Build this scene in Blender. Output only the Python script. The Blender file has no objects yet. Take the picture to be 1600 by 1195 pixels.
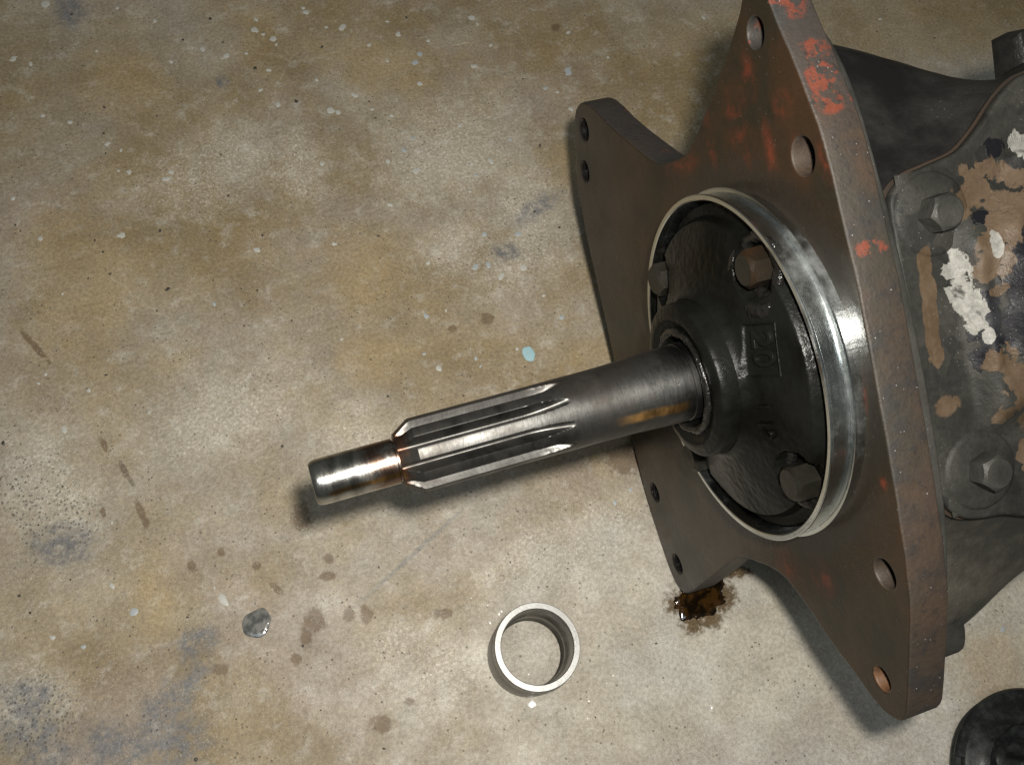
import bpy, bmesh, math, random
from mathutils import Vector, Matrix, noise as mnoise
random.seed(7)
S = 0.075                       # metres: radius of the bright register ring of the gearbox
sc = bpy.context.scene

# ------------------------------------------------------------------ camera, light, exposure
# frame of the photographer's camera, solved from the photograph; unit U metres
R0 = 0.19543; U = S / R0
n = Vector((-0.94414, -0.24996, 0.21475)).normalized()       # direction of the gearbox shaft
w = Vector((0.23925, -0.07179, 0.96830))                     # up the adapter plate
w = (w - n * w.dot(n)).normalized()
ee = n.cross(w).normalized()                                 # along the adapter plate
g = Vector((0.11540, 0.38589, 0.91530)).normalized()         # floor normal
Cc = Vector((0.23653, 0.01387, -1.0)) * U                    # centre of the ring front
HG = -2.797 * S                                             # floor level measured from that centre
Zw = g; Xw = (-n - g * (-n).dot(g)).normalized(); Yw = Zw.cross(Xw)
W = Matrix((Xw, Yw, Zw))                                     # camera frame -> world
O = Cc + g * HG                                              # world origin: floor under the ring
def to_world(p): return W @ (Vector(p) - O)
FPX = 1400.0
cam_d = bpy.data.cameras.new('camera'); cam = bpy.data.objects.new('camera', cam_d)
sc.collection.objects.link(cam); sc.camera = cam
cam.matrix_world = Matrix.Translation(to_world((0, 0, 0))) @ W.to_4x4()
cam_d.sensor_width = 36; cam_d.lens = 36 * FPX / 1600; cam_d.clip_end = 50; cam_d.clip_start = 0.01
CAM = to_world((0, 0, 0))
def ground(px, py, z=0.0):
    d = W @ Vector((px - 800, -(py - 597.5), -FPX))
    t = (z - CAM.z) / d.z
    return CAM + d * t

# the camera's flash
fl = bpy.data.lights.new('flash', 'AREA'); fl.shape = 'DISK'; fl.size = 0.020; fl.energy = 4.7
fl.color = (1.0, 0.955, 0.87)
flo = bpy.data.objects.new('flash', fl); sc.collection.objects.link(flo)
flo.matrix_world = Matrix.Translation(to_world(Vector((0.060, 0.077, 0.058)) * U)) @ W.to_4x4()
# unseen overhead lamp, added to fill the flash shadows on the floor
rl = bpy.data.lights.new('fill_lamp', 'AREA'); rl.shape = 'RECTANGLE'; rl.size = 1.2; rl.size_y = 0.6; rl.energy = 13.0
rl.color = (0.86, 0.95, 1.0)
rlo = bpy.data.objects.new('fill_lamp', rl); sc.collection.objects.link(rlo)
rlo.location = (-0.5, -0.6, 2.3)
rlo.rotation_euler = (Vector((0, 0, 0)) - rlo.location).to_track_quat('-Z', 'Y').to_euler()
wd = bpy.data.worlds.new('World'); sc.world = wd; wd.use_nodes = True
wd.node_tree.nodes['Background'].inputs[0].default_value = (0.62, 0.66, 0.62, 1)
wd.node_tree.nodes['Background'].inputs[1].default_value = 0.105
sc.view_settings.view_transform = 'Standard'; sc.view_settings.look = 'None'
sc.view_settings.exposure = 0; sc.view_settings.gamma = 1
sc.render.engine = 'CYCLES'

# ------------------------------------------------------------------ node helpers
class NT:
    def __init__(s, name):
        s.m = bpy.data.materials.new(name); s.m.use_nodes = True
        s.t = s.m.node_tree; s.b = s.t.nodes['Principled BSDF']; s.out = s.t.nodes['Material Output']
        s.tc = s.t.nodes.new('ShaderNodeTexCoord'); s.obj = s.tc.outputs['Object']
    def lk(s, a, b):
        if isinstance(a, (int, float)): b.default_value = a
        elif isinstance(a, (tuple, list)):
            b.default_value = tuple(a) if len(a) == len(b.default_value) else tuple(a) + (1,)
        else: s.t.links.new(a, b)
    def noise(s, scale, detail=4, rough=0.55, vec=None, dist=0.0, col=False):
        q = s.t.nodes.new('ShaderNodeTexNoise'); s.lk(vec or s.obj, q.inputs['Vector'])
        q.inputs['Scale'].default_value = scale; q.inputs['Detail'].default_value = detail
        q.inputs['Roughness'].default_value = rough; q.inputs['Distortion'].default_value = dist
        return q.outputs['Color' if col else 'Fac']
    def voro(s, scale, vec=None, feat='F1', out='Distance', rnd=1.0):
        q = s.t.nodes.new('ShaderNodeTexVoronoi'); s.lk(vec or s.obj, q.inputs['Vector'])
        q.feature = feat; q.inputs['Scale'].default_value = scale; q.inputs['Randomness'].default_value = rnd
        return q.outputs[out]
    def math(s, op, a, b=0.0, c=None, clamp=False):
        q = s.t.nodes.new('ShaderNodeMath'); q.operation = op; q.use_clamp = clamp
        s.lk(a, q.inputs[0]); s.lk(b, q.inputs[1])
        if c is not None: s.lk(c, q.inputs[2])
        return q.outputs[0]
    def vmath(s, op, a, b=(0, 0, 0), out=0):
        q = s.t.nodes.new('ShaderNodeVectorMath'); q.operation = op
        s.lk(a, q.inputs[0]); s.lk(b, q.inputs[1])
        return q.outputs[out]
    def step(s, v, lo, hi, a=0.0, b=1.0):
        q = s.t.nodes.new('ShaderNodeMapRange'); q.interpolation_type = 'SMOOTHSTEP'
        s.lk(v, q.inputs['Value']); q.inputs['From Min'].default_value = lo; q.inputs['From Max'].default_value = hi
        q.inputs['To Min'].default_value = a; q.inputs['To Max'].default_value = b
        return q.outputs['Result']
    def mix(s, f, a, b, mode='MIX'):
        q = s.t.nodes.new('ShaderNodeMix'); q.data_type = 'RGBA'; q.blend_type = mode
        s.lk(f, q.inputs[0]); s.lk(a, q.inputs[6]); s.lk(b, q.inputs[7])
        return q.outputs[2]
    def sep(s, v=None):
        q = s.t.nodes.new('ShaderNodeSeparateXYZ'); s.lk(v or s.obj, q.inputs[0]); return q.outputs
    def blob(s, c, r, rot=0.0, wob=None, amt=0.5, soft=0.5):
        """mask 1 inside an irregular ellipse; c, r in texture space"""
        q = s.t.nodes.new('ShaderNodeMapping'); q.vector_type = 'TEXTURE'
        s.lk(s.obj, q.inputs['Vector'])
        q.inputs['Location'].default_value = c; q.inputs['Rotation'].default_value = (0, 0, rot) if isinstance(rot, (int, float)) else rot
        q.inputs['Scale'].default_value = r
        d = s.vmath('LENGTH', q.outputs[0], out=1)
        if wob is not None: d = s.math('MULTIPLY_ADD', wob, amt * 2, s.math('SUBTRACT', d, amt))
        return s.step(d, 1 + soft * .5, 1 - soft * .5)
    def maxs(s, ls):
        r = ls[0]
        for x in ls[1:]: r = s.math('MAXIMUM', r, x)
        return r
    def bump(s, h, strength=0.3, dist=0.001, prev=None):
        q = s.t.nodes.new('ShaderNodeBump'); s.lk(h, q.inputs['Height'])
        q.inputs['Strength'].default_value = strength; q.inputs['Distance'].default_value = dist
        if prev is not None: s.t.links.new(prev, q.inputs['Normal'])
        return q.outputs[0]
    def fin(s, base, rough, metal=0.0, normal=None, **kw):
        s.lk(base, s.b.inputs['Base Color']); s.lk(rough, s.b.inputs['Roughness']); s.lk(metal, s.b.inputs['Metallic'])
        if normal is not None: s.t.links.new(normal, s.b.inputs['Normal'])
        for k, v in kw.items(): s.lk(v, s.b.inputs[k.replace('_', ' ')])
        return s.m

# ------------------------------------------------------------------ materials
PX = 0.00040                                    # about one photo pixel on the floor, metres
def concrete():
    t = NT('concrete'); o = t.obj
    wob = t.noise(90, 5, .65); wob2 = t.noise(260, 3, .6); wob3 = t.noise(200, 5, .7)
    big = t.noise(5.5, 4, .6, dist=.4); big2 = t.noise(13, 5, .62, vec=t.vmath('ADD', o, (3.1, 1.7, 0)))
    mid = t.noise(42, 6, .68); fine = t.noise(420, 4, .7); vfine = t.noise(1300, 2, .7)
    tan, grey, ochre, pale = (.262, .218, .150), (.262, .238, .200), (.185, .138, .072), (.40, .385, .345)
    # yellowish ground further back, greyer and paler towards the near side
    xyz = t.sep()
    gx = t.math('MULTIPLY_ADD', xyz[1], -1.15, t.math('MULTIPLY', xyz[0], .55))
    gx = t.math('ADD', gx, t.math('MULTIPLY', t.math('SUBTRACT', big, .5), .55))
    near = t.step(gx, -.16, .22)
    c = t.mix(t.step(big2, .36, .64), tan, grey)
    c = t.mix(t.math('MULTIPLY', t.math('SUBTRACT', 1.0, near), t.step(big, .36, .6, 1, .25)), c, ochre)
    c = t.mix(t.math('MULTIPLY', near, .72), c, t.mix(t.step(big2, .35, .65), (.335, .315, .268), (.35, .342, .315)))
    mauve = t.step(t.noise(8.5, 4, .6, vec=t.vmath('ADD', o, (7.7, 2.2, 0))), .5, .66)
    c = t.mix(t.math('MULTIPLY', mauve, .5), c, (.235, .195, .168))
    c = t.mix(t.step(mid, .42, .62, 0, .40), c, t.mix(.5, c, (.16, .125, .082)))
    c = t.mix(t.step(t.noise(70, 5, .7, vec=t.vmath('ADD', o, (1, 9, 0))), .5, .72, 0, .42), c, pale)
    # etched pale patches
    def fld(name, wv, amt, soft):
        q = t.t.nodes.new('ShaderNodeAttribute'); q.attribute_name = name
        d = t.math('MULTIPLY_ADD', wv, amt * 2, t.math('SUBTRACT', q.outputs['Fac'], amt))
        return t.step(d, 1 + soft * .5, 1 - soft * .5)
    et = fld('etched', wob, 1.3, 1.5)
    sp = t.math('MAXIMUM', t.step(t.noise(520, 4, .8), .50, .62), t.step(t.noise(170, 4, .75), .56, .66, 0, .6))
    c = t.mix(t.math('MULTIPLY', et, t.math('MULTIPLY_ADD', sp, .50, .16)), c, (.50, .475, .42))
    c = t.mix(t.math('MULTIPLY', fld('ochre', wob, .9, 1.1), .42), c, (.25, .175, .075))
    c = t.mix(t.math('MULTIPLY', fld('brown', wob3, 1.1, .6), t.math('MULTIPLY_ADD', fine, .5, .50)), c, (.095, .060, .028))
    c = t.mix(t.math('MULTIPLY', fld('dark', wob, .7, .7), .7), c, (.075, .05, .03))
    c = t.mix(t.math('MULTIPLY', fld('greyish', wob, 1.0, 1.2), t.step(t.noise(150, 5, .7), .36, .6, .22, .85)), c, (.095, .098, .108))
    c = t.mix(t.math('MULTIPLY', fld('streak', wob, .35, 1.2), .5), c, (.13, .135, .14))
    oil = fld('oil', wob2, 1.1, .9)
    c = t.mix(t.math('MULTIPLY', oil, .88), c, (.060, .034, .009))
    # hairline cracks, pores and grain
    cr = t.step(t.voro(11, vec=t.vmath('ADD', o, t.vmath('MULTIPLY', t.noise(30, 3, col=True), (.03, .03, .03))), feat='DISTANCE_TO_EDGE'), .0, .012, 1, 0)
    cr = t.math('MULTIPLY', cr, t.step(t.noise(7, 2, vec=t.vmath('ADD', o, (4, 4, 4))), .56, .64))
    c = t.mix(t.math('MULTIPLY', cr, .14), c, (.5, .47, .4))
    for k_, (an, sc1) in enumerate(((.6, 90), (-.5, 120), (1.9, 70))):
        mp = t.t.nodes.new('ShaderNodeMapping'); t.lk(o, mp.inputs['Vector']); mp.inputs['Rotation'].default_value = (0, 0, an); mp.inputs['Scale'].default_value = (sc1 * .06, sc1 * 9, 1); mp.inputs['Location'].default_value = (k_ * 3.1, k_, 0)
        scr = t.math('MULTIPLY', t.step(t.noise(1.0, 2, .5, vec=mp.outputs[0]), .70, .76), t.step(t.noise(14 + k_ * 3, 3, .6), .52, .66))
        c = t.mix(t.math('MULTIPLY', scr, .35), c, (.50, .47, .41) if k_ != 1 else (.12, .095, .07))
    pore = t.math('MULTIPLY', t.step(t.voro(230, rnd=1.0), .10, .17, 1, 0), t.step(t.noise(60, 2), .46, .58))
    c = t.mix(t.math('MULTIPLY', pore, .75), c, (.05, .042, .034))
    pits = t.math('MULTIPLY', fld('pitted', wob, 1., 1.),
                  t.step(t.voro(420), .2, .34, 1, 0))
    c = t.mix(t.math('MULTIPLY', pits, .7), c, (.05, .048, .042))
    md2 = t.noise(24, 6, .72, dist=.3, vec=t.vmath('ADD', o, (8, 3, 0)))
    c = t.mix(1.0, c, t.mix(t.step(md2, .3, .7), (.87, .86, .85), (1.14, 1.14, 1.14)), 'MULTIPLY')
    c = t.mix(1.0, c, t.mix(t.step(fine, .3, .7), (.80, .79, .77), (1.20, 1.20, 1.20)), 'MULTIPLY')
    c = t.mix(1.0, c, t.mix(t.step(vfine, .3, .7), (.84, .84, .84), (1.15, 1.15, 1.15)), 'MULTIPLY')
    salt = t.math('MULTIPLY', t.step(t.noise(800, 3, .75), .56, .66), t.step(t.noise(36, 4, .7), .44, .58))
    c = t.mix(t.math('MULTIPLY', salt, .42), c, (.50, .47, .41))
    pep = t.math('MULTIPLY', t.step(t.noise(650, 3, .75, vec=t.vmath('ADD', o, (2, 5, 0))), .58, .68), t.step(t.noise(28, 4, .7), .46, .6))
    c = t.mix(t.math('MULTIPLY', pep, .40), c, (.09, .070, .048))
    tiny = t.step(t.voro(900), .06, .11, 1, 0)
    tiny = t.math('MULTIPLY', tiny, t.step(t.noise(400, 1), .55, .62))
    c = t.mix(t.math('MULTIPLY', tiny, .8), c, (.8, .79, .74))
    h = t.math('ADD', t.math('MULTIPLY', fine, .6), t.math('MULTIPLY', mid, .9))
    h = t.math('SUBTRACT', h, t.math('MULTIPLY', t.math('ADD', pore, pits), .6))
    nm = t.bump(h, .45, .0009); nm = t.bump(vfine, .35, .0003, nm)
    ro = t.mix(oil, t.step(mid, .3, .7, .48, .72), (.12, .12, .12))
    return t.fin(c, ro, 0, nm, Specular_IOR_Level=.5)
M = {}
M['concrete'] = concrete()

def steel(name, base=(.36, .35, .33), dirt=(.06, .05, .04), ro=(.18, .42), dirtamt=(.5, .72), scratch=60, tint=None):
    t = NT(name)
    n1 = t.noise(26, 5, .65); n2 = t.noise(180, 4, .7)
    st = t.noise(1.0, 4, .7, vec=t.vmath('MULTIPLY', t.obj, (scratch * 14, scratch * 3, scratch * 3)))
    st2 = t.noise(1.0, 4, .7, vec=t.vmath('MULTIPLY', t.obj, (scratch * .35, scratch * 9, scratch * 9)))
    c = t.mix(t.step(n1, dirtamt[0], dirtamt[1]), base, dirt)
    c = t.mix(t.step(n2, .5, .75, 0, .5), c, dirt)
    if tint: c = tint(t, c)
    r = t.math('ADD', t.step(n1, .3, .7, ro[0], ro[1]), t.math('MULTIPLY', t.math('SUBTRACT', st, .5), .22))
    nm = t.bump(st, .10, .0004); nm = t.bump(n2, .16, .0005, nm); nm = t.bump(st2, .08, .0004, nm)
    return t.fin(c, r, t.step(n1, dirtamt[0], dirtamt[1] + .12, 1, .55), nm)
M['chrome'] = steel('bright_ring_steel', (.62, .65, .65), (.36, .38, .37), (.13, .26), (.55, .85))
M['race'] = steel('ground_steel', (.25, .247, .24), (.15, .145, .135), (.44, .56), (.55, .9))
M['bore'] = steel('oily_ring_bore', (.10, .095, .085), (.020, .018, .016), (.22, .4), (.40, .60))
def shaft_tint(t, c):
    x, y, z = t.sep()
    x = t.math('DIVIDE', x, S)
    wv = t.noise(40, 4, .65)
    # rusty bearing journal; straw bands are the warm floor reflection put into the colour
    ru = t.math('MULTIPLY', t.blob((1.98 * S, 0, 0), (.10 * S, 1, 1), wob=wv, amt=.9, soft=.9), t.step(t.noise(110, 4, .7), .30, .56))
    c = t.mix(t.math('MULTIPLY', ru, .8), c, (.15, .062, .026))
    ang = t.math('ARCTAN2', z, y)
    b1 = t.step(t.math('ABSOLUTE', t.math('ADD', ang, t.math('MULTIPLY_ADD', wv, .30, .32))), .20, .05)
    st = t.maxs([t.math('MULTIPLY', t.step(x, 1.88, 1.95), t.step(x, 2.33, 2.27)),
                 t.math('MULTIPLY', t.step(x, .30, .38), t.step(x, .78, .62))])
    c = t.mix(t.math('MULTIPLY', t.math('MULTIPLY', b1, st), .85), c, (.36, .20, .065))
    dk = t.step(t.noise(1.0, 3, .6, vec=t.vmath('MULTIPLY', t.obj, (70, 12, 12))), .5, .64)
    c = t.mix(t.math('MULTIPLY', dk, .55), c, (.055, .053, .05))
    return c
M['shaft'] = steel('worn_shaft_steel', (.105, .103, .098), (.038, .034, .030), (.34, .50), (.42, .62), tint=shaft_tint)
M['spline'] = steel('spline_steel', (.115, .110, .102), (.032, .028, .024), (.28, .44), (.42, .64))
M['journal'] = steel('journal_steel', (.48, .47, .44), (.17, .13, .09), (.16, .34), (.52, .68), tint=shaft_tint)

XFm = -.02
def plate_mat(edge=False):
    t = NT('plate_edge_rust' if edge else 'oily_plate_steel')
    n1 = t.noise(22, 6, .66, dist=.3); n2 = t.noise(85, 5, .7); n3 = t.noise(500, 3, .7); n4 = t.noise(11, 4, .6, vec=t.vmath('ADD', t.obj, (5, 5, 5)))
    x, y, z = t.sep()
    if edge:
        c = t.mix(t.step(n1, .36, .62), (.034, .0235, .0165), (.022, .0185, .0135))
        c = t.mix(t.step(n2, .46, .62, 0, .75), c, (.016, .0155, .0155))
        c = t.mix(t.step(n4, .48, .62, 0, .6), c, (.042, .026, .017))
        up = t.step(z, 1.02 * S, 1.40 * S)
        thr = t.math('SUBTRACT', n2, t.math('MULTIPLY', t.math('SUBTRACT', 1., up), .13))
        c = t.mix(t.math('MULTIPLY', up, .45), c, (.024, .025, .026))
        eb = t.maxs([t.blob((-.31 * S, a * S, b * S), (.07 * S, .3 * S, r_ * S), wob=n2, amt=1.5, soft=.5) for a, b, r_ in
                     [(.94, 1.49, .05), (.90, 1.36, .085), (.95, 1.25, .06), (.80, 1.75, .07), (1.0, .56, .04)]])
        om = t.math('MAXIMUM', t.math('MULTIPLY', eb, t.step(t.noise(150, 4, .7), .47, .55, 0, .75)), t.math('MULTIPLY', t.step(thr, .58, .63), t.step(y, -1.0 * S, 0, .25, .7)))
    else:
        c = t.mix(t.step(n1, .35, .65), (.024, .0145, .0075), (.0135, .0115, .0075))
        c = t.mix(t.step(n4, .48, .66, 0, .7), c, (.034, .017, .009))
        c = t.mix(t.step(y, -1.2 * S, -2.2 * S, 0, .5), c, (.026, .022, .017))
        pt = t.maxs([t.blob((0, a * S, b * S), (1, ra * S, rb * S), wob=n2, amt=1.5, soft=1.6) for a, b, ra, rb in
                     [(.36, 1.44, .12, .06), (.50, 1.50, .06, .10), (.30, 1.38, .10, .05), (.30, 1.17, .14, .10), (.56, 1.12, .05, .14), (.80, 1.03, .05, .10), (.27, -1.24, .10, .10), (.75, 1.30, .08, .06), (-.02, 1.3, .05, .16), (-.45, 1.20, .22, .05), (-.1, -1.28, .12, .1), (1.0, -.55, .03, .03), (.95, -.1, .04, .1), (1.0, 1.0, .04, .1)]])
        om = t.math('MULTIPLY', pt, t.step(n2, .42, .68, .03, .55))
        pale_spot = t.blob((0, 1.02 * S, .28 * S), (1, .07 * S, .20 * S), wob=n2, amt=.8, soft=1.4)  # paler patch on the face beside the ring
        c = t.mix(t.math('MULTIPLY', pale_spot, .35), c, (.10, .095, .085))
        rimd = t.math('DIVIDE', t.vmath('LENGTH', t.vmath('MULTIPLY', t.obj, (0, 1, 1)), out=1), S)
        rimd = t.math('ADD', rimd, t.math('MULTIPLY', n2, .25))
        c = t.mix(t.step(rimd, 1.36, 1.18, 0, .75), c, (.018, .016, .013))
    c = t.mix(om, c, t.mix(n2, (.08, .020, .010), (.17, .034, .016)) if edge else t.mix(n2, (.11, .020, .009), (.23, .038, .016)))
    if edge:
        c = t.mix(t.math('MULTIPLY', t.blob((XFm, .675 * .075, -1.694 * .075), (.1, .009, .009), wob=n2, amt=.9), .55), c, (.13, .058, .024))
        c = t.mix(t.step(t.noise(210, 5, .72), .54, .66, 0, .7), c, (.014, .013, .012))
    c = t.mix(1., c, t.mix(n3, (.7, .7, .7), (1.3, 1.3, 1.3)), 'MULTIPLY')
    sp = t.math('MULTIPLY', t.step(t.voro(420), .07, .12, 1, 0), t.step(n2, .5, .6))
    c = t.mix(t.math('MULTIPLY', sp, .5 if edge else .15), c, (.45, .44, .42))
    nm = t.bump(n2, .6 if edge else .14, .0012); nm = t.bump(n3, .45 if edge else .12, .0004, nm)
    r = t.step(n1, .3, .7, .50, .66) if edge else t.step(n1, .3, .7, .22, .36)
    return t.fin(c, r, 0.0, nm, Specular_IOR_Level=.35 if edge else .22)
M['plate'] = plate_mat(); M['edge'] = plate_mat(True)

def oily_iron(name, c1, c2, ro=(.2, .45), bs=.5, gl=True, metal=.02, spec=.2):
    t = NT(name)
    n1 = t.noise(30, 5, .65); n2 = t.noise(240, 4, .7); n3 = t.noise(900, 2, .6)
    c = t.mix(t.step(n1, .35, .65), c1, c2)
    if gl: c = t.mix(t.math('MULTIPLY', t.step(t.voro(700), .07, .11, 1, 0), t.step(n1, .52, .62)), c, (.18, .18, .17))
    nm = t.bump(n2, bs, .0008); nm = t.bump(n3, bs * .7, .0003, nm)
    return t.fin(c, t.step(n1, .3, .7, *ro), metal, nm, Specular_IOR_Level=spec)
M['retainer'] = oily_iron('oily_black_iron', (.0022, .0022, .0018), (.0055, .0058, .0052), (.20, .36), .4, False, 0.0, .08)
M['case'] = oily_iron('greasy_grey_iron', (.018, .018, .016), (.036, .035, .031), (.36, .55), .6)
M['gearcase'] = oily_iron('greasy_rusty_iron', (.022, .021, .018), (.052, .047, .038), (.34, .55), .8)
M['darkcase'] = oily_iron('dark_case_iron', (.007, .0067, .0067), (.018, .0175, .0165), (.26, .46), .7)
M['bolt'] = oily_iron('dirty_bolt_steel', (.007, .0065, .005), (.018, .016, .012), (.30, .48), .4, False)
M['brownbolt'] = oily_iron('brown_bolt_steel', (.018, .010, .005), (.008, .007, .005), (.3, .45), .3, False)
M['gasket'] = oily_iron('gasket_paper', (.030, .020, .014), (.018, .014, .011), (.5, .7), .3, False)
M['void'] = oily_iron('sooty_hole', (.012, .012, .011), (.03, .03, .028), (.3, .5), .6)
t = NT('lumpy_grease'); n2 = t.noise(420, 4, .7)
M['grease'] = t.fin(t.mix(n2, (.003, .003, .003), (.012, .011, .010)), .2, 0, t.bump(t.noise(520, 3, .6), .8, .0010), Specular_IOR_Level=.35)
t = NT('black_rubber'); n2 = t.noise(120, 5, .7)
M['rubber'] = t.fin(t.mix(t.step(n2, .4, .7), (.007, .0075, .0075), (.020, .022, .021)), t.step(n2, .3, .7, .32, .5), 0, t.bump(n2, .25, .001), Specular_IOR_Level=.3)

def cover_mat():
    t = NT('chipped_cover_paint'); n1 = t.noise(30, 5, .65); n2 = t.math('ADD', t.math('MULTIPLY', t.noise(62, 6, .72, dist=.5), .72), t.math('MULTIPLY', t.voro(150, vec=t.vmath('ADD', t.obj, t.vmath('MULTIPLY', t.noise(200, 3, col=True), (.004, .004, .004))), out='Color'), .28)); n3 = t.noise(500, 3, .7)
    n5 = t.noise(48, 5, .6, dist=.5, vec=t.vmath('ADD', t.obj, (2, 3, 4)))
    c = t.mix(t.step(n1, .35, .65), (.016, .016, .014), (.031, .030, .026))
    c = t.mix(t.step(n2, .5, .64, 0, .6), c, (.010, .010, .010))
    def b(x, z, rx, rz, amt=.8, soft=.3, rot=0, wob=None): return t.blob((x * S, 0, z * S), (rx * S, 1, rz * S), (0, rot, 0), wob=n2, amt=amt * 1.7, soft=soft)
    brown = t.maxs([b(-.800, .40, .045, .09, .35, .15), b(-.795, .27, .045, .11, .35, .15), b(-.785, .13, .045, .11, .35, .15), b(-.775, -.02, .045, .12, .4, .15), b(-.79, -.34, .06, .05, .9, .4)]
        + [b(x_, z_, r_ * 1.12, r_ * 1.12, 1.15, .12) for x_, z_, r_ in [(-1.03, .62, .055), (-1.09, .68, .065), (-1.16, .74, .075), (-1.23, .79, .065), (-1.38, .70, .08), (-1.28, .58, .075), (-1.18, .47, .075), (-1.11, .38, .07), (-1.07, .28, .06), (-1.10, .19, .03),
           (-1.08, -.17, .06), (-1.14, -.27, .085), (-1.21, -.37, .10), (-1.29, -.46, .11), (-1.06, -.46, .045), (-1.36, -.22, .07), (-1.22, -.72, .06)]])
    silver = t.math('MULTIPLY', t.step(n5, .36, .42), t.maxs([b(x_, z_, rx_ * 1.1, rz_ * 1.1, 1.2, .1) for x_, z_, rx_, rz_ in [(-.945, .33, .05, .07), (-.955, .23, .05, .08), (-.965, .14, .045, .07), (-.995, .06, .035, .05), (-1.03, -.03, .018, .03), (-1.13, .40, .02, .05), (-1.46, .80, .05, .08)]]))
    black = t.maxs([b(x_, z_, rx_, rz_, .8, .1) for x_, z_, rx_, rz_ in [(-1.25, .25, .16, .24), (-1.22, -.02, .16, .18), (-1.04, .05, .07, .14), (-1.42, .35, .16, .4), (-1.42, -.1, .14, .3), (-1.02, -.14, .06, .07), (-1.30, .87, .06, .05), (-1.12, .55, .05, .04)]])
    c = t.mix(t.math('MULTIPLY', black, .96), c, t.mix(t.step(n1, .5, .66), (.006, .006, .008), (.022, .022, .024)))
    c = t.mix(t.math('MULTIPLY', brown, .85), c, t.mix(t.step(n5, .35, .65), (.085, .060, .040), (.052, .034, .019)))
    c = t.mix(silver, c, t.mix(n3, (.10, .098, .09), (.23, .225, .205)))
    c = t.mix(1., c, t.mix(n3, (.7, .7, .7), (1.3, 1.3, 1.3)), 'MULTIPLY')
    sp = t.math('MULTIPLY', t.step(t.voro(620), .07, .12, 1, 0), t.step(n1, .48, .58))
    c = t.mix(sp, c, (.16, .16, .15))
    nm = t.bump(n1, .35, .001); nm = t.bump(n3, .55, .0005, nm); nm = t.bump(black, .5, .0006, nm)
    return t.fin(c, t.mix(black, t.step(n1, .3, .7, .42, .6), (.40, .40, .40)), .02, nm, Specular_IOR_Level=.12)
M['cover'] = cover_mat()
t = NT('white_paint_fleck'); M['fleck'] = t.fin(t.mix(t.noise(300, 3), (.27, .265, .235), (.43, .42, .38)), .5)
t = NT('blue_grey_paint_fleck'); M['bluefleck'] = t.fin(t.mix(t.noise(300, 3), (.24, .26, .26), (.31, .33, .33)), .5)
t = NT('pale_blue_paint'); M['bluepaint'] = t.fin(t.mix(t.noise(200, 3), (.24, .37, .40), (.30, .44, .47)), .22)
t = NT('dark_grit'); M['grit'] = t.fin(t.mix(t.noise(400, 3), (.012, .011, .010), (.045, .036, .028)), .5)
t = NT('bright_metal_chip'); M['chip'] = t.fin((.85, .84, .8), .35, .35)
t = NT('dark_oil'); nn = t.noise(160, 4, .6)
M['oil'] = t.fin(t.mix(t.step(nn, .42, .62), (.004, .0025, .001), (.026, .012, .003)), .06, 0, t.bump(nn, .5, .001), Specular_IOR_Level=.6)
t = NT('grey_oil_drop'); nn = t.noise(160, 4, .6)
M['greyoil'] = t.fin(t.mix(t.step(nn, .4, .62), (.060, .062, .060), (.15, .148, .135)), .13, 0, t.bump(t.noise(350, 3), .4, .0006))

# ------------------------------------------------------------------ mesh helpers
def link(name, bm, mat, parent=None, smooth=True, angle=35):
    me = bpy.data.meshes.new(name); bmesh.ops.recalc_face_normals(bm, faces=bm.faces); bm.to_mesh(me); bm.free()
    return link_me(name, me, mat, parent, smooth, angle)
def link_me(name, me, mat, parent=None, smooth=True, angle=35):
    for m in (mat if isinstance(mat, (list, tuple)) else [mat]): me.materials.append(m)
    if smooth:
        me.polygons.foreach_set('use_smooth', [True] * len(me.polygons))
        me.set_sharp_from_angle(angle=math.radians(angle))
    o = bpy.data.objects.new(name, me); sc.collection.objects.link(o)
    if parent: o.parent = parent
    return o
def tag(o, label=None, cat=None, group=None, kind=None):
    if label: o['label'] = label
    if cat: o['category'] = cat
    if group: o['group'] = group
    if kind: o['kind'] = kind
    return o
def lathe(prof, N=96, axis='x', wob=None, close=False):
    """prof: list of (position along axis, radius)"""
    bm = bmesh.new(); rings = []
    for i, (a, r) in enumerate(prof):
        if r < 1e-7:
            rings.append([bm.verts.new((a, 0, 0) if axis == 'x' else (0, 0, a))]); continue
        ring = []
        for k in range(N):
            th = 2 * math.pi * k / N; rr = r + (wob(a, th, r) if wob else 0)
            ring.append(bm.verts.new((a, rr * math.cos(th), rr * math.sin(th)) if axis == 'x' else (rr * math.cos(th), rr * math.sin(th), a)))
        rings.append(ring)
    seq = list(zip(rings, rings[1:])) + ([(rings[-1], rings[0])] if close else [])
    for A, B in seq:
        for k in range(N):
            k2 = (k + 1) % N
            if len(A) == 1 and len(B) == 1: continue
            if len(A) == 1: bm.faces.new((A[0], B[k], B[k2]))
            elif len(B) == 1: bm.faces.new((A[k], A[k2], B[0]))
            else: bm.faces.new((A[k], A[k2], B[k2], B[k]))
    return bm
def smooth_poly(pts, it=2, keep=.25):
    for _ in range(it):
        q = []
        for i in range(len(pts)):
            a, b = pts[i], pts[(i + 1) % len(pts)]
            q.append((a[0] * (1 - keep) + b[0] * keep, a[1] * (1 - keep) + b[1] * keep))
            q.append((a[0] * keep + b[0] * (1 - keep), a[1] * keep + b[1] * (1 - keep)))
        pts = q
    return pts
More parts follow.
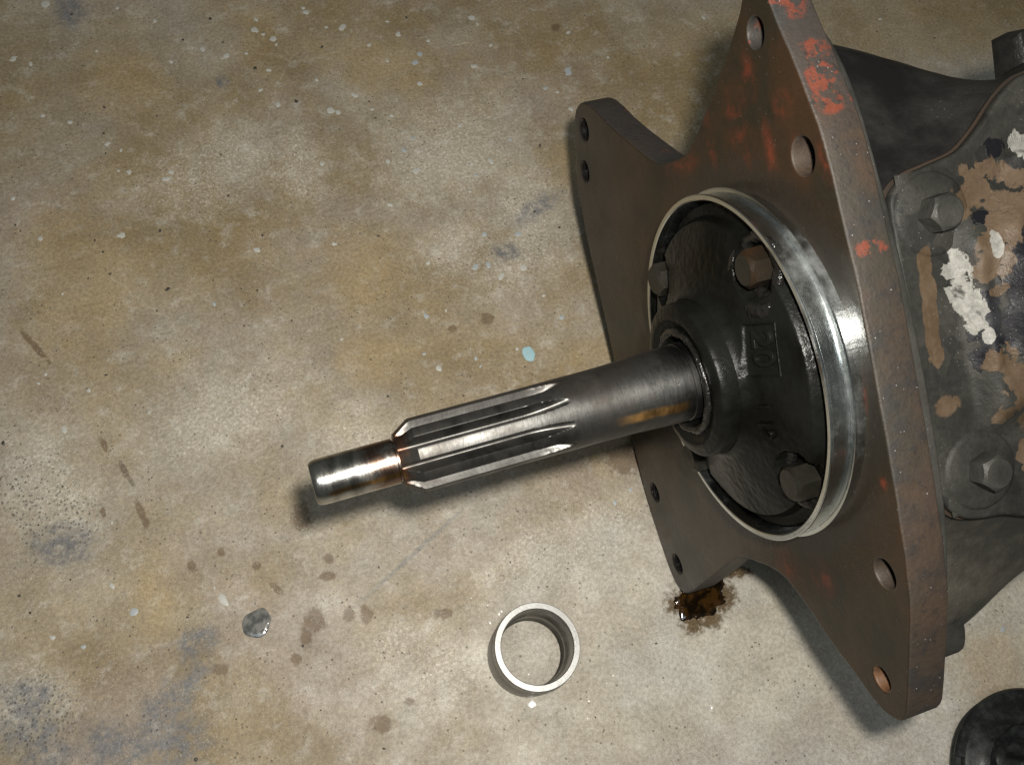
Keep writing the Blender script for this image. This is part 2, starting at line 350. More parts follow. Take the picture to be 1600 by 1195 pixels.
def filled(outline, holes, depth, bevel, name, mats, parent, loc=(0, 0, 0), rot=None, jitter=0.0, res=2):
    """2D outline in the local XY plane, extruded along Z, with rounded edges; through a 2D curve so holes are cut"""
    cu = bpy.data.curves.new(name + '_outline', 'CURVE'); cu.dimensions = '2D'; cu.fill_mode = 'BOTH'
    cu.extrude = depth / 2 - bevel; cu.bevel_depth = bevel; cu.bevel_resolution = res; cu.offset = -bevel
    for k, pts in enumerate([outline] + holes):
        sp = cu.splines.new('POLY'); sp.points.add(len(pts) - 1)
        for i, p in enumerate(pts):
            j = jitter * mnoise.noise(Vector((p[0] * 90, p[1] * 90, 3.3))) if k == 0 else 0
            sp.points[i].co = (p[0] + j, p[1] - j, 0, 1)
        sp.use_cyclic_u = True
    tmp = bpy.data.objects.new('tmp', cu); sc.collection.objects.link(tmp)
    dg = bpy.context.evaluated_depsgraph_get(); dg.update()
    me = bpy.data.meshes.new_from_object(tmp.evaluated_get(dg)); bpy.data.objects.remove(tmp); bpy.data.curves.remove(cu)
    me.name = name
    T = Matrix.Translation(Vector(loc)) @ (rot.to_4x4() if rot else Matrix.Identity(4))
    me.transform(T)
    me.materials.clear()
    o = link_me(name, me, mats, parent, True, 40)
    return o
def circ(cx, cy, r, N=32): return [(cx + r * math.cos(2 * math.pi * k / N), cy + r * math.sin(2 * math.pi * k / N)) for k in range(N)]
def hexbolt(r, h, chamf=.18, collar=True, top_dish=0):
    """hex head pointing +X, base at x=0"""
    bm = bmesh.new(); N = 48; rings = []
    def hexr(th): 
        a = (th % (math.pi / 3)) - math.pi / 6
        return r * math.cos(math.pi / 6) / math.cos(a)
    rin = r * math.cos(math.pi / 6) * .97
    for x, f in ((0, 1), (h * .80, 1), (h * .93, .55), (h, 0)):
        ring = []
        for k in range(N):
            th = 2 * math.pi * k / N; rr = hexr(th)
            if f == 1 and x > 0: xx = x + h * .13 * (1 - (rr - rin) / (r - rin))
            else: xx = x
            rad = rr if f == 1 else (rin * 1.0 if f == .55 else rin * .9)
            ring.append(bm.verts.new((xx, rad * math.cos(th), rad * math.sin(th))))
        rings.append(ring)
    for A, B in zip(rings, rings[1:]):
        for k in range(N): bm.faces.new((A[k], A[(k + 1) % N], B[(k + 1) % N], B[k]))
    c1 = bm.verts.new((h - top_dish, 0, 0)); c0 = bm.verts.new((0, 0, 0))
    for k in range(N):
        bm.faces.new((rings[-1][k], rings[-1][(k + 1) % N], c1)); bm.faces.new((rings[0][k], rings[0][(k + 1) % N], c0))
    return bm

# ------------------------------------------------------------------ floor
import numpy as np
FIELDS = {
 'etched': [(a, b, rx, ry, .4) for a, b, rx, ry in
        [(340, 265, 110, 60), (700, 235, 120, 70), (820, 330, 70, 60), (815, 395, 80, 50), (720, 380, 60, 40), (360, 640, 120, 60),
         (90, 770, 60, 110), (690, 1050, 90, 60), (880, 860, 120, 60), (620, 1010, 60, 40), (470, 260, 40, 60), (560, 690, 60, 50), (50, 1090, 60, 50)]],
 'ochre': [(935, 545, 60, 24, .5), (560, 420, 70, 60, 0), (120, 430, 90, 120, 0), (190, 130, 60, 50, 0), (620, 100, 100, 40, 0),
         (240, 930, 30, 60, 0), (400, 60, 30, 40, 0), (1420, 40, 160, 50, 0), (890, 260, 30, 30, 0), (1560, 1040, 60, 60, 0), (585, 560, 60, 40, 0)],
 'brown': [(492, 968, 17, 18, 0), (478, 995, 9, 16, 0), (463, 1029, 9, 10, 0), (545, 960, 10, 12, 0), (572, 960, 10, 14, 0), (432, 919, 14, 5, -.7),
         (512, 900, 13, 7, 0), (514, 873, 8, 8, 0), (345, 1046, 14, 9, .3), (346, 862, 6, 6, 0), (401, 884, 7, 7, 0), (640, 1096, 10, 6, 0),
         (761, 498, 10, 10, 0), (707, 514, 8, 5, 0), (471, 808, 15, 20, 0), (692, 958, 16, 8, 0), (868, 43, 7, 6, 0), (300, 885, 8, 8, 0),
         (162, 694, 5, 14, .5), (222, 803, 6, 24, .42), (161, 800, 4, 7, 0), (54, 540, 5, 34, .72), (595, 1130, 16, 14, 0), (975, 718, 26, 22, 0)],
 'dark': [(195, 736, 5, 20, .5), (205, 752, 4, 10, .5), (992, 705, 18, 18, 0)],
 'greyish': [(310, 1005, 34, 22, .6), (300, 1062, 16, 38, -.6), (255, 1105, 60, 26, .8), (180, 1165, 60, 40, 0), (265, 1160, 60, 46, 0), (348, 128, 9, 11, 0),
         (45, 1085, 50, 22, 0), (50, 1140, 50, 42, 0), (790, 395, 20, 12, 0), (70, 1175, 40, 30, 0), (110, 15, 22, 30, 0), (95, 850, 50, 30, 0), (840, 325, 40, 14, .6)],
 'streak': [(653, 859, 3.4, 118, -.833)],
 'oil': [(1090, 938, 46, 28, 0), (1122, 932, 28, 26, 0), (1085, 968, 20, 22, 0), (1064, 944, 22, 16, 0), (1150, 893, 22, 10, 0), (1110, 966, 18, 16, 0)],
 'pitted': [(55, 1120, 65, 70, 0), (50, 780, 70, 70, 0), (120, 810, 40, 40, 0)]}
def axis_(lo, hi, st):
    m = np.arange(lo, hi, st)
    return np.concatenate([[-4, -2, -1.2], m, [hi + .1, 1.5, 2.5, 4]])
cs = [ground(a, b) for a in (0, 1600) for b in (0, 1195)]
fx = axis_(min(c.x for c in cs) - .02, max(c.x for c in cs) + .02, .0013); fy = axis_(min(c.y for c in cs) - .02, max(c.y for c in cs) + .02, .0013)
GX, GY = np.meshgrid(fx, fy, indexing='ij'); nx, ny = GX.shape
co_ = np.stack([GX.ravel(), GY.ravel(), np.zeros(nx * ny)], 1).astype(np.float32)
idx = np.arange(nx * ny).reshape(nx, ny)
fc = np.stack([idx[:-1, :-1].ravel(), idx[1:, :-1].ravel(), idx[1:, 1:].ravel(), idx[:-1, 1:].ravel()], 1)
me = bpy.data.meshes.new('concrete_floor'); me.vertices.add(len(co_)); me.vertices.foreach_set('co', co_.ravel())
me.loops.add(fc.size); me.loops.foreach_set('vertex_index', fc.ravel().astype(np.int32))
me.polygons.add(len(fc)); me.polygons.foreach_set('loop_start', (np.arange(len(fc)) * 4).astype(np.int32))
me.update(calc_edges=True)
for nm_, lst in FIELDS.items():
    best = np.full(nx * ny, 9.0)
    for px, py, rx, ry, rot in lst:
        v = ground(px, py); vx = ground(px + math.cos(rot), py - math.sin(rot)) - v; vy = ground(px + math.sin(rot), py + math.cos(rot)) - v
        Mi = np.linalg.inv(np.array([[vx.x * rx, vy.x * ry], [vx.y * rx, vy.y * ry]]))
        d = np.stack([co_[:, 0] - v.x, co_[:, 1] - v.y], 0)
        best = np.minimum(best, np.sqrt(((Mi @ d) ** 2).sum(0)))
    at = me.attributes.new(nm_, 'FLOAT', 'POINT'); at.data.foreach_set('value', best.astype(np.float32))
floor = link_me('concrete_floor', me, M['concrete'], smooth=False); tag(floor, kind='structure')

def blob_mesh(r, h, seed, n=14, el=1.0, rot=0.0, irr=.3, rings=(1, .8, .45), hs=(0, .75, 1), z0=0.0):
    bm = bmesh.new(); rg = []
    for fr, hh in zip(rings, hs):
        ring = []
        for k in range(n):
            th = 2 * math.pi * k / n
            rr = r * fr * (1 + irr * mnoise.noise(Vector((math.cos(th) * 1.3 + seed * 7.1, math.sin(th) * 1.3, seed * 1.7))) * 1.6)
            x, y = rr * math.cos(th) * el, rr * math.sin(th) / el
            ring.append(bm.verts.new((x * math.cos(rot) - y * math.sin(rot), x * math.sin(rot) + y * math.cos(rot), z0 + h * hh)))
        rg.append(ring)
    for A, B in zip(rg, rg[1:]):
        for k in range(n): bm.faces.new((A[k], A[(k + 1) % n], B[(k + 1) % n], B[k]))
    bm.faces.new(rg[-1])
    return bm
W_FL = [(71,7,8),(183,13,3),(242,33,4),(400,31,4),(398,47,7),(427,61,7),(411,54,4),(432,70,3),(316,77,5),(354,87,6),(385,84,3),(21,92,6),(48,100,4),(267,97,4),(151,80,3),(420,110,5),(407,141,4),(435,164,5),(67,181,4),(109,191,4),(168,225,5),(189,235,3),(202,269,5),(185,267,3),(267,269,5),(260,280,6),(20,310,4),(474,13,4),(478,20,5),(510,43,3),(535,43,7),(622,54,6),(737,28,7),(746,38,3),(605,34,3),(577,71,4),(669,64,4),(605,95,3),(741,104,6),(888,51,4),(767,71,4),(656,131,6),(495,125,4),(554,149,6),(871,144,3),(517,173,8),(528,176,5),(612,181,4),(582,171,3),(650,267,8),(606,252,5),(737,256,5),(767,252,6),(734,300,3),(503,256,5),(719,196,4),(892,171,5),(609,320,5),(190,368,7),(63,373,5),(98,459,3),(100,671,6),(402,390,6),(139,610,4),(71,585,3),(233,644,3),(60,599,3),(522,381,5),(818,418,8),(669,411,5),(697,485,3),(685,576,6),(808,545,4),(534,530,3),(175,816,3),(175,915,5),(82,996,5),(335,918,3),(850,462,4),(783,432,7),(1100,28,4),(950,90,3),(1375,30,3),(1555,330,2)]
B_FL = [(656,85,6),(648,98,6),(888,112,9),(631,235,5),(744,274,4),(797,218,4),(852,138,5),(646,216,4),(334,475,4),(757,366,6),(810,366,6),(743,417,7),(763,414,6),(666,494,6),(878,496,6),(663,553,4),(751,572,3),(744,560,4),(209,956,8),(130,1010,4),(1567,983,5),(985,765,4),(961,785,5),(1030,560,0)]
D_GR = [(286,63,3),(398,107,4),(348,67,2.5),(163,168,3),(345,242,2.5),(357,306,3),(245,181,2),(112,23,3),(328,30,3.5),(165,240,2),(162,209,2.5),(503,74,3.5),(635,28,3),(463,159,5),(577,159,2.5),(587,185,3),(679,203,2),(844,228,3),(835,331,3.5),(817,124,2),(262,452,5.5),(250,361,3.5),(410,368,3.5),(161,394,3),(381,509,2.5),(166,586,3),(333,438,2),(377,451,2),(402,454,2.5),(172,428,3),(138,435,2),(245,486,2.5),(874,356,3.5),(827,368,2),(591,369,3),(686,405,2),(606,619,3.5),(724,618,2),(579,562,2),(820,573,2),(456,501,2.5),(441,697,4),(5,692,5),(293,964,2.5),(30,930,3),(47,957,3),(473,1009,3),(600,1169,3.5),(501,1109,2),(369,1123,2),(306,1186,5),(797,878,2.5),(592,886,2.5),(1025,1005,2.5),(1200,1062,2),(1175,1010,1.8),(1186,1006,1.8),(1460,60,2),(1370,50,2),(24,352,2.5),(32,361,2),(148,376,2.5),(20,760,2),(98,760,2.5),(60,820,2),(110,905,2),(640,700,1.8),(880,715,2),(420,560,2),(545,1060,2),(700,1140,2),(930,1120,2),(350,180,2)]
def put_flecks(lst, name, mat, h, irr):
    protos = {}
    for i, (px, py, r) in enumerate(lst):
        if r <= 0: continue
        v = ground(px, py); sd = i % 9
        if sd not in protos:
            b = blob_mesh(1, h, i * .37 + 1.1, 12, 1.0 + .35 * ((i * 7) % 5) / 5, i * 1.3, irr * (.5 + .5 * ((i * 13) % 7) / 6)); me = bpy.data.meshes.new(name); b.to_mesh(me); b.free()
            me.materials.append(mat); me.polygons.foreach_set('use_smooth', [True] * len(me.polygons)); protos[sd] = me
        o = bpy.data.objects.new(name, protos[sd]); sc.collection.objects.link(o)
        rr = r * .80 * (v - CAM).length / FPX
        o.location = (v.x, v.y, 0.00003); o.scale = (rr * .92, rr * .92, .0004); o.rotation_euler = (0, 0, i * 2.4); o.parent = floor
put_flecks(W_FL, 'paint_fleck', M['fleck'], 1, .5)
put_flecks(B_FL, 'paint_fleck', M['bluefleck'], .8, .45)
put_flecks([(a, b, r * .8) for a, b, r in D_GR], 'grit_grain', M['grit'], 1.6, .6)
put_flecks([(784,955,2.6),(762,945,1.8),(780,959,3),(766,973,2.6),(736,934,1.6),(703,916,1.4),(826,1053,2.4),(889,1060,1.5),(920,1095,2.2),(948,1067,1.5),(958,1055,1.8),(1112,1105,2.6),(918,1122,1.8),(1006,760,1.5),(560,760,1.3)], 'metal_chip', M['chip'], 2.0, .5)
v = ground(832, 1100)
o = link('metal_flake', blob_mesh(6 * PX, .0006, 3.3, 14), M['chip']); o.location = (v.x, v.y, .00003)
tag(o, 'tiny bright round flake lying on concrete just below the steel ring', 'metal flake')
v = ground(826, 553)
o = link('paint_drop', blob_mesh(12.5 * PX, .0009, 9.1, 28, 1.14, math.pi / 2 - .2, .14, (1, .93, .75, .4), (0, .6, .9, 1)), M['bluepaint']); o.location = (v.x, v.y, .00003)
tag(o, 'pale blue dried paint drop on the concrete above the shaft', 'paint drop')
v = ground(400, 973)
o = link('oil_drop', blob_mesh(21 * PX, .0005, 2.1, 36, 1.05, .3, .14, (1, .93, .7, .35), (0, .55, .9, 1)), M['greyoil']); o.location = (v.x, v.y, .00003)
tag(o, 'dark grey glossy round drop on the concrete left of the steel ring', 'oil drop')
v = ground(348, 935)
o = link('paint_smear', blob_mesh(8 * PX, .0003, 5.1, 16, 1.5, math.radians(-62), .4), M['fleck']); o.location = (v.x, v.y, .00003)
tag(o, 'whitish elongated smear on the concrete beside the dark glossy drop', 'paint smear')
# oil puddle under the low corner of the plate
v = ground(1094, 934)
def puddle():
    bm = bmesh.new(); n_ = 72; rg = []
    for fr, hh in ((1, 0), (.93, .6), (.8, .9), (.45, 1)):
        ring = []
        for k in range(n_):
            th = 2 * math.pi * k / n_
            rr = 1 + .42 * mnoise.noise(Vector((math.cos(th) * 2.6, math.sin(th) * 2.6, 2.2))) + .22 * mnoise.noise(Vector((math.cos(th) * 8, math.sin(th) * 8, 5)))
            ring.append(bm.verts.new((rr * fr * 40 * PX * math.cos(th), rr * fr * 30 * PX * math.sin(th), .0011 * hh + (.00025 * mnoise.noise(Vector((th * 3, fr * 5, 1))) if hh > .5 else 0))))
        rg.append(ring)
    for A, B in zip(rg, rg[1:]):
        for k in range(n_): bm.faces.new((A[k], A[(k + 1) % n_], B[(k + 1) % n_], B[k]))
    bm.faces.new(rg[-1]); return bm
o = link('oil_puddle', puddle(), M['oil']); o.location = (v.x, v.y, .00003)
tag(o, 'dark brown oil puddle on concrete under the low corner of the plate', 'oil puddle')

# ------------------------------------------------------------------ bearing ring standing on the floor
rb = ground(824, 1022.6)
rr_o = .0239
rprof = [(0, .985), (0, .86), (.05, .82), (.12, .80), (.16, .83), (.30, .86), (.34, .83), (.42, .80), (.52, .80), (.58, .845), (.85, .835), (.88, .84), (.985, .845), (1.0, .86), (1.0, .985), (.985, 1.0), (.70, 1.0), (.69, .992), (.65, .992), (.64, 1.0), (.015, 1.0)]
RH = .0430
bm = lathe([(a * RH, r * rr_o) for a, r in rprof], 128, 'z', close=True)
race = link('bearing_ring', bm, [M['race'], M['bore']], angle=25)
for p in race.data.polygons:
    c_ = p.center; q_ = math.hypot(c_.x, c_.y) / rr_o
    if q_ < .87 and c_.z < .985 * RH and abs(p.normal.z) < .9: p.material_index = 1; race.location = (rb.x, rb.y, 0.0001); race.rotation_euler = (0, 0, .7)
tag(race, 'small polished steel bearing ring standing open end up on the concrete', 'bearing ring')

# ------------------------------------------------------------------ gearbox
root = bpy.data.objects.new('gearbox', None); sc.collection.objects.link(root)
Rl = Matrix((W @ n, W @ w, W @ ee)).transposed()
root.matrix_world = Rl.to_4x4()
tag(root, 'rusty brown gearbox with splined input shaft lying tilted on its adapter plate', 'gearbox')
OFF = Rl.transposed() @ W @ (Cc - O)            # ring centre in the gearbox frame
def part(o): o.location = OFF; return o
SW = Matrix(((0, 0, 1), (1, 0, 0), (0, 1, 0)))  # curve (X,Y,Z) -> local (Y,Z,X)
XF = -.205; TH = .22
outline = [(1.085,-.087),(1.083,.32),(1.068,.546),(1.043,.85),(1.010,1.128),(.974,1.233),(.910,1.464),(.841,1.631),(.80,1.76),(.765,1.87),(.69,1.925),(.61,1.90),(.552,1.834),(.412,1.709),(.17,1.55),(-.076,1.396),(-.28,1.285),(-.374,1.252),(-.52,1.245),(-.692,1.262),(-.80,1.285),(-.90,1.335),(-1.408,1.631),(-1.68,1.84),(-1.83,1.905),(-1.95,1.915),(-2.06,1.89),(-2.16,1.77),(-2.24,1.62),(-2.32,1.46),(-2.385,1.30),(-2.412,1.05),(-2.415,.78),(-2.405,0),(-2.388,-.896),(-2.354,-1.266),(-2.271,-1.60),(-2.18,-1.90),(-2.08,-2.02),(-1.96,-2.06),(-1.84,-2.025),(-1.658,-1.923),(-1.289,-1.705),(-.84,-1.44),(-.734,-1.392),(-.565,-1.378),(-.363,-1.358),(-.20,-1.37),(-.08,-1.425),(.046,-1.511),(.24,-1.666),(.448,-1.792),(.54,-1.86),(.64,-1.91),(.74,-1.905),(.81,-1.86),(.856,-1.783),(.977,-1.396),(1.035,-1.18),(1.062,-.95),(1.076,-.698),(1.083,-.365)]
outline = [(y * S, z * S) for y, z in smooth_poly(outline, 1, .25)]
holes_d = [(.631, 1.67, .100), (.675, -1.694, .090), (.835, 1.037, .118), (.871, -1.048, .105), (-1.948, 1.72, .086), (-2.125, 1.43, .084), (-2.12, -1.22, .080), (-1.955, -1.80, .082)]
hl = [circ(y * S, z * S, (r if y < -1 else r - .026) * S, 40) for y, z, r in holes_d]
plate = filled(outline, hl, TH * S, .014 * S, 'adapter_plate', [M['plate'], M['edge']], root, loc=((XF - TH / 2) * S, 0, 0), rot=SW, jitter=.0006)
for p in plate.data.polygons:
    if abs(p.normal.x) < .9: p.material_index = 1
part(plate); plate['label'] = 'thick star-shaped steel plate with brown oily face and orange paint remnants'
# inner threads and oily plugs of the four tapped holes at the low edge
for y, z, r in holes_d[4:]:
    prof = []
    for k in range(9):
        x0 = XF - .0015 - k * .022
        prof += [(x0 * S, (r - .003) * S), ((x0 - .011) * S, (r - .013) * S)]
    prof += [((XF - TH + .01) * S, r * .9 * S), ((XF - TH + .01) * S, 0)]
    b = lathe(prof, 32); bmesh.ops.translate(b, verts=b.verts, vec=(0, y * S, z * S))
    part(link('tapped_hole', b, M['grease'], root))

# ring round the retainer
cp = [(-.205, .960), (-.205, .985), (-.140, .985), (-.138, 1.008), (-.134, 1.014), (-.126, 1.014), (-.122, 1.008), (-.120, .988), (-.116, .985), (-.024, .984), (-.020, .986), (-.018, .996), (-.013, 1.001), (-.005, 1.001), (.000, .996), (.000, .974), (-.005, .968), (-.07, .966)]
part(link('register_ring', lathe([(a * S, r * S) for a, r in cp], 256, close=True), M['chrome'], root, angle=30))['label'] = 'shiny thin steel ring standing proud of the plate'
# bearing retainer
BOLTS = ((.575, .565), (.61, -.55), (-.57, .555), (-.60, -.60))
def ss(a, b, v): q = min(1, max(0, (v - a) / (b - a))); return q * q * (3 - 2 * q)
def surf(y, z):
    r = math.hypot(y, z)
    x = .100 - (r - .46) / .38 * .098 + .05 * math.exp(-(r - .45) / .022)
    return x - .05 * ss(.85, .88, r)
def retainer():
    rs = [.252, .256, .262, .275, .288, .296, .305, .32, .335, .35, .37, .39, .405, .420, .434, .441, .445, .448, .450]
    hs_ = [.05, .20, .262, .268, .266, .256, .250, .252, .256, .266, .270, .268, .262, .258, .254, .245, .21, .14, .08]
    r_ = .4505; 
    while r_ < .96: rs.append(r_); r_ += .0055
    rs = [x for x in rs if x < .955] + [.955, .958]
    NA = 480; bm = bmesh.new(); rg = []
    for i, r in enumerate(rs):
        ring = []
        for k in range(NA):
            th = 2 * math.pi * k / NA; y, z = r * math.cos(th), r * math.sin(th)
            if i < len(hs_): x = hs_[i]
            else:
                x = surf(y, z)
                ser = .006 * math.sin(th * 90) if -1.2 < (th if th < math.pi else th - 2 * math.pi) < .7 else 0
                x -= .012 * ss(.86, .93 + ser, r + ser) + .06 * ss(.938, .95, r)
                for by, bz in BOLTS:
                    d = math.hypot(y - by, z - bz)
                    x = min(x, -.065 + .22 * ss(.150, .182, d + .006 * mnoise.noise(Vector((th * 20, r * 20, 1)))))
                if .46 < y < .70 and .02 < z < .29: x -= .016 * ss(.46, .47, y) * ss(.70, .69, y) * ss(.02, .03, z) * ss(.29, .28, z)
            x += .006 * mnoise.noise(Vector((x * 3, y * 4, z * 4))) + .0022 * mnoise.noise(Vector((x * 20, y * 26, z * 26)))
            if i == len(rs) - 1: x = -.19
            ring.append(bm.verts.new((x * S, y * S, z * S)))
        rg.append(ring)
    for A, B in zip(rg, rg[1:]):
        for k in range(NA): bm.faces.new((A[k], A[(k + 1) % NA], B[(k + 1) % NA], B[k]))
    return bm
ret = part(link('bearing_retainer', retainer(), M['retainer'], root, angle=60))
ret['label'] = 'black oily cast retainer with raised hub'
# bolts of the retainer, with raised pads and grease
for i, (sy, sz) in enumerate(((.575, .565), (.61, -.55), (-.57, .555), (-.60, -.60))):
    mt = M['brownbolt'] if i == 0 else M['bolt']
    b = hexbolt(.104 * S, .13 * S)
    bmesh.ops.rotate(b, verts=b.verts, cent=(0, 0, 0), matrix=Matrix.Rotation([.35, .1, .5, .9][i], 3, 'X'))
    bmesh.ops.translate(b, verts=b.verts, vec=(-.058 * S, sy * S, sz * S))
    bo = part(link('retainer_bolt', b, [mt, M['bolt']], root, angle=22))
    for p in bo.data.polygons:
        if p.normal.x > .75: p.material_index = 1
    if i == 0: bo['label'] = 'brown hex bolt set in a ring of greasy dirt'
def grease_ring(cy, cz, cx_, r, tube, a0, a1, seed, amp=.5, name='grease'):
    bm = bmesh.new(); N1, N2 = 110, 14; rg = []
    for i in range(N1 + 1):
        f = i / N1; a = a0 + (a1 - a0) * f; env = min(1, 6 * f, 6 * (1 - f)) if abs(a1 - a0) < 6.2 else 1
        ring = []
        for k in range(N2):
            b = 2 * math.pi * k / N2
            p = Vector((cx_ + math.sin(b) * tube * .7, (r + math.cos(b) * tube) * math.cos(a), (r + math.cos(b) * tube) * math.sin(a)))
            q = 1 + amp * mnoise.noise(p * 11 + Vector((seed, 0, 0))) * 1.2 + amp * .4 * mnoise.noise(p * 40 + Vector((0, seed, 0)))
            tb = tube * q * env
            ring.append(bm.verts.new(((cx_ + math.sin(b) * tb * .7) * S, (cy + (r + math.cos(b) * tb) * math.cos(a)) * S, (cz + (r + math.cos(b) * tb) * math.sin(a)) * S)))
        rg.append(ring)
    for A, B in zip(rg, rg[1:]):
        for k in range(N2): bm.faces.new((A[k], A[(k + 1) % N2], B[(k + 1) % N2], B[k]))
    o = part(link(name, bm, M['grease'], root, angle=70)); return o
grease_ring(.575, .565, -.035, .158, .030, 0, 6.2832, 1, .8)
grease_ring(.565, .535, .02, .190, .036, math.pi * .75, math.pi * 1.75, 2, .8)
grease_ring(.61, -.55, -.03, .155, .028, math.pi * .2, math.pi * 1.5, 3, .8)
grease_ring(0, 0, .262, .288, .022, -math.pi * .95, math.pi * .95, 4, .7)
# raised lettering of the casting: 20 in a sunk panel, 1 and 12 below it
def text_part(body, size, y, z, x, rot, depth=.012, parent=root, mat=None):
    cu = bpy.data.curves.new('txt', 'FONT'); cu.body = body; cu.size = size * S; cu.extrude = depth * S; cu.bevel_depth = .003 * S; cu.align_x = 'CENTER'; cu.align_y = 'CENTER'
    tmp = bpy.data.objects.new('tmp', cu); sc.collection.objects.link(tmp)
    dg = bpy.context.evaluated_depsgraph_get(); dg.update()
    me = bpy.data.meshes.new_from_object(tmp.evaluated_get(dg)); bpy.data.objects.remove(tmp); bpy.data.curves.remove(cu)
    me.transform(Matrix.Translation((x * S, y * S, z * S)) @ SW.to_4x4() @ Matrix.Rotation(rot, 4, 'Z'))
    for v_ in me.vertices: v_.co.x += surf(v_.co.y / S, v_.co.z / S) * S
    me.materials.clear()
    return part(link_me('cast_lettering', me, mat or M['retainer'], parent, True, 30))
text_part('20', .19, .585, .16, -.010, -math.pi / 2)
text_part('1', .12, .53, -.14, .004, -math.pi / 2)
text_part('12', .12, .50, -.27, .004, -math.pi / 2)
for a, b in (((.48, .29), (.70, .29)), ((.70, .29), (.69, .02)), ((.69, .02), (.50, .02))):
    bm = bmesh.new(); d = Vector((b[0] - a[0], b[1] - a[1])); L = d.length; d.normalize(); p = Vector((-d.y, d.x)) * .005
    r = []
    for x, k in ((-.03, 1), (.002, .9), (.006, .4)):
        r.append([bm.verts.new(((x + surf(q[0], q[1])) * S, (q[0] + s * p.x * k) * S, (q[1] + s * p.y * k) * S)) for q, s in ((a, 1), (b, 1), (b, -1), (a, -1))])
    for A, B in zip(r, r[1:]):
        for k in range(4): bm.faces.new((A[k], A[(k + 1) % 4], B[(k + 1) % 4], B[k]))
    bm.faces.new(r[-1]); part(link('panel_edge', bm, M['retainer'], root))

# input shaft
sp_ = [(.05, .215), (.15, .222), (.285, .222), (.288, .217), (.300, .217), (.303, .221), (.45, .218), (.60, .208), (.72, .2045), (.84, .2025)]
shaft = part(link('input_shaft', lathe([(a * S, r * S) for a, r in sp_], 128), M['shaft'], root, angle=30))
shaft['label'] = 'worn grey steel input shaft'
vcam = (Rl.transposed() @ (CAM - (W @ (Cc + n * 1.4 * S - O)))); LAND = math.atan2(vcam.z, vcam.y)
def spl():
    bm = bmesh.new(); NA = 400; xs = [1.16] + [1.155 - .01 * k for k in range(0, 22)] + [.93 + 0 * 1]
    xs = [.84 + .01 * k for k in range(0, 45)] + [1.35, 1.35, 1.45, 1.55, 1.65, 1.75, 1.81, 1.82, 1.835, 1.85, 1.87, 1.89, 1.905, 1.915]
    xs = sorted(set(round(x, 4) for x in xs)); rg = []
    for x in xs:
        ring = []
        D = .062
        run = 1.0 if x > 1.24 else max(0, (x - .985) / .26); run = math.sin(run * math.pi / 2) if run < 1 else 1
        for k in range(NA):
            th = 2 * math.pi * k / NA
            q = ((th - LAND) / (math.pi / 5)) % 1.0; q = abs(q - .5) * 2       # 0 middle of groove, 1 middle of land
            gg = min(1, max(0, (.53 - q) / .50))                              # groove shape
            prof = 1 - (1 - gg) ** 2.6
            dep = max(0, D * run - (1 - prof) * D) if run < 1 else D * prof
            land = .2025
            if x > 1.82: land = .2025 - (x - 1.82) * .66
            r = min(land, .2025 - dep) if dep > 1e-5 else land
            ring.append(bm.verts.new((x * S, r * S * math.cos(th), r * S * math.sin(th))))
        rg.append(ring)
    inner0 = [bm.verts.new((xs[0] * S, .19 * S * math.cos(2 * math.pi * k / NA), .19 * S * math.sin(2 * math.pi * k / NA))) for k in range(NA)]
    inner1 = [bm.verts.new((1.915 * S, .112 * S * math.cos(2 * math.pi * k / NA), .112 * S * math.sin(2 * math.pi * k / NA))) for k in range(NA)]
    rg = [inner0] + rg + [inner1]
    for A, B in zip(rg, rg[1:]):
        for k in range(NA): bm.faces.new((A[k], A[(k + 1) % NA], B[(k + 1) % NA], B[k]))
    return bm
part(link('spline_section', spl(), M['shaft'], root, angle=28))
jp = [(1.85, .112), (1.925, .112), (1.93, .1215), (2.33, .1205), (2.35, .117), (2.366, .108), (2.368, .10), (2.366, .03), (2.35, .012), (2.345, 0)]
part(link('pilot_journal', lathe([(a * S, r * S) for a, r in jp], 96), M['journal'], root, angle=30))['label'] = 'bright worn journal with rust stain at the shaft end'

# ------------------------------------------------------------------ gearbox case behind the plate
XB = XF - TH
def loft(sections, name, mat, angle=50, cap=True, sub=0):
    bm = bmesh.new(); rg = []
    for x, pts in sections: rg.append([bm.verts.new((x * S, y * S, z * S)) for y, z in pts])
    m_ = len(rg[0])
    for A, B in zip(rg, rg[1:]):
        for k in range(m_): bm.faces.new((A[k], A[(k + 1) % m_], B[(k + 1) % m_], B[k]))
    if cap: bm.faces.new(rg[0]); bm.faces.new(rg[-1])
    o = part(link(name, bm, mat, root, angle=angle))
    if sub:
        md = o.modifiers.new('sub', 'SUBSURF'); md.levels = sub; md.render_levels = sub
    return o
def sec(ytop, zt, zs, zb, zsb, ybot):
    """closed case section: top corners at ytop (z=zt / -zb), bulging sides, bottom ybot"""
    return [(ytop, -zb), (ytop, -zb * .5), (ytop, 0), (ytop, zt * .5), (ytop, zt), (ytop - .10, zt + .03), (ytop * .55, (zt * .5 + zs * .5)), (.16, zs), (-.20, zs * .90), (ybot * .7, zs * .60), (ybot, zs * .4), (ybot, 0),
            (ybot, -zsb * .4), (ybot * .7, -zsb * .75), (-.1, -zsb * .98), (.32, -zsb), (.50, -zsb * .93), (ytop - .13, -zb - .05)]
YC = .70
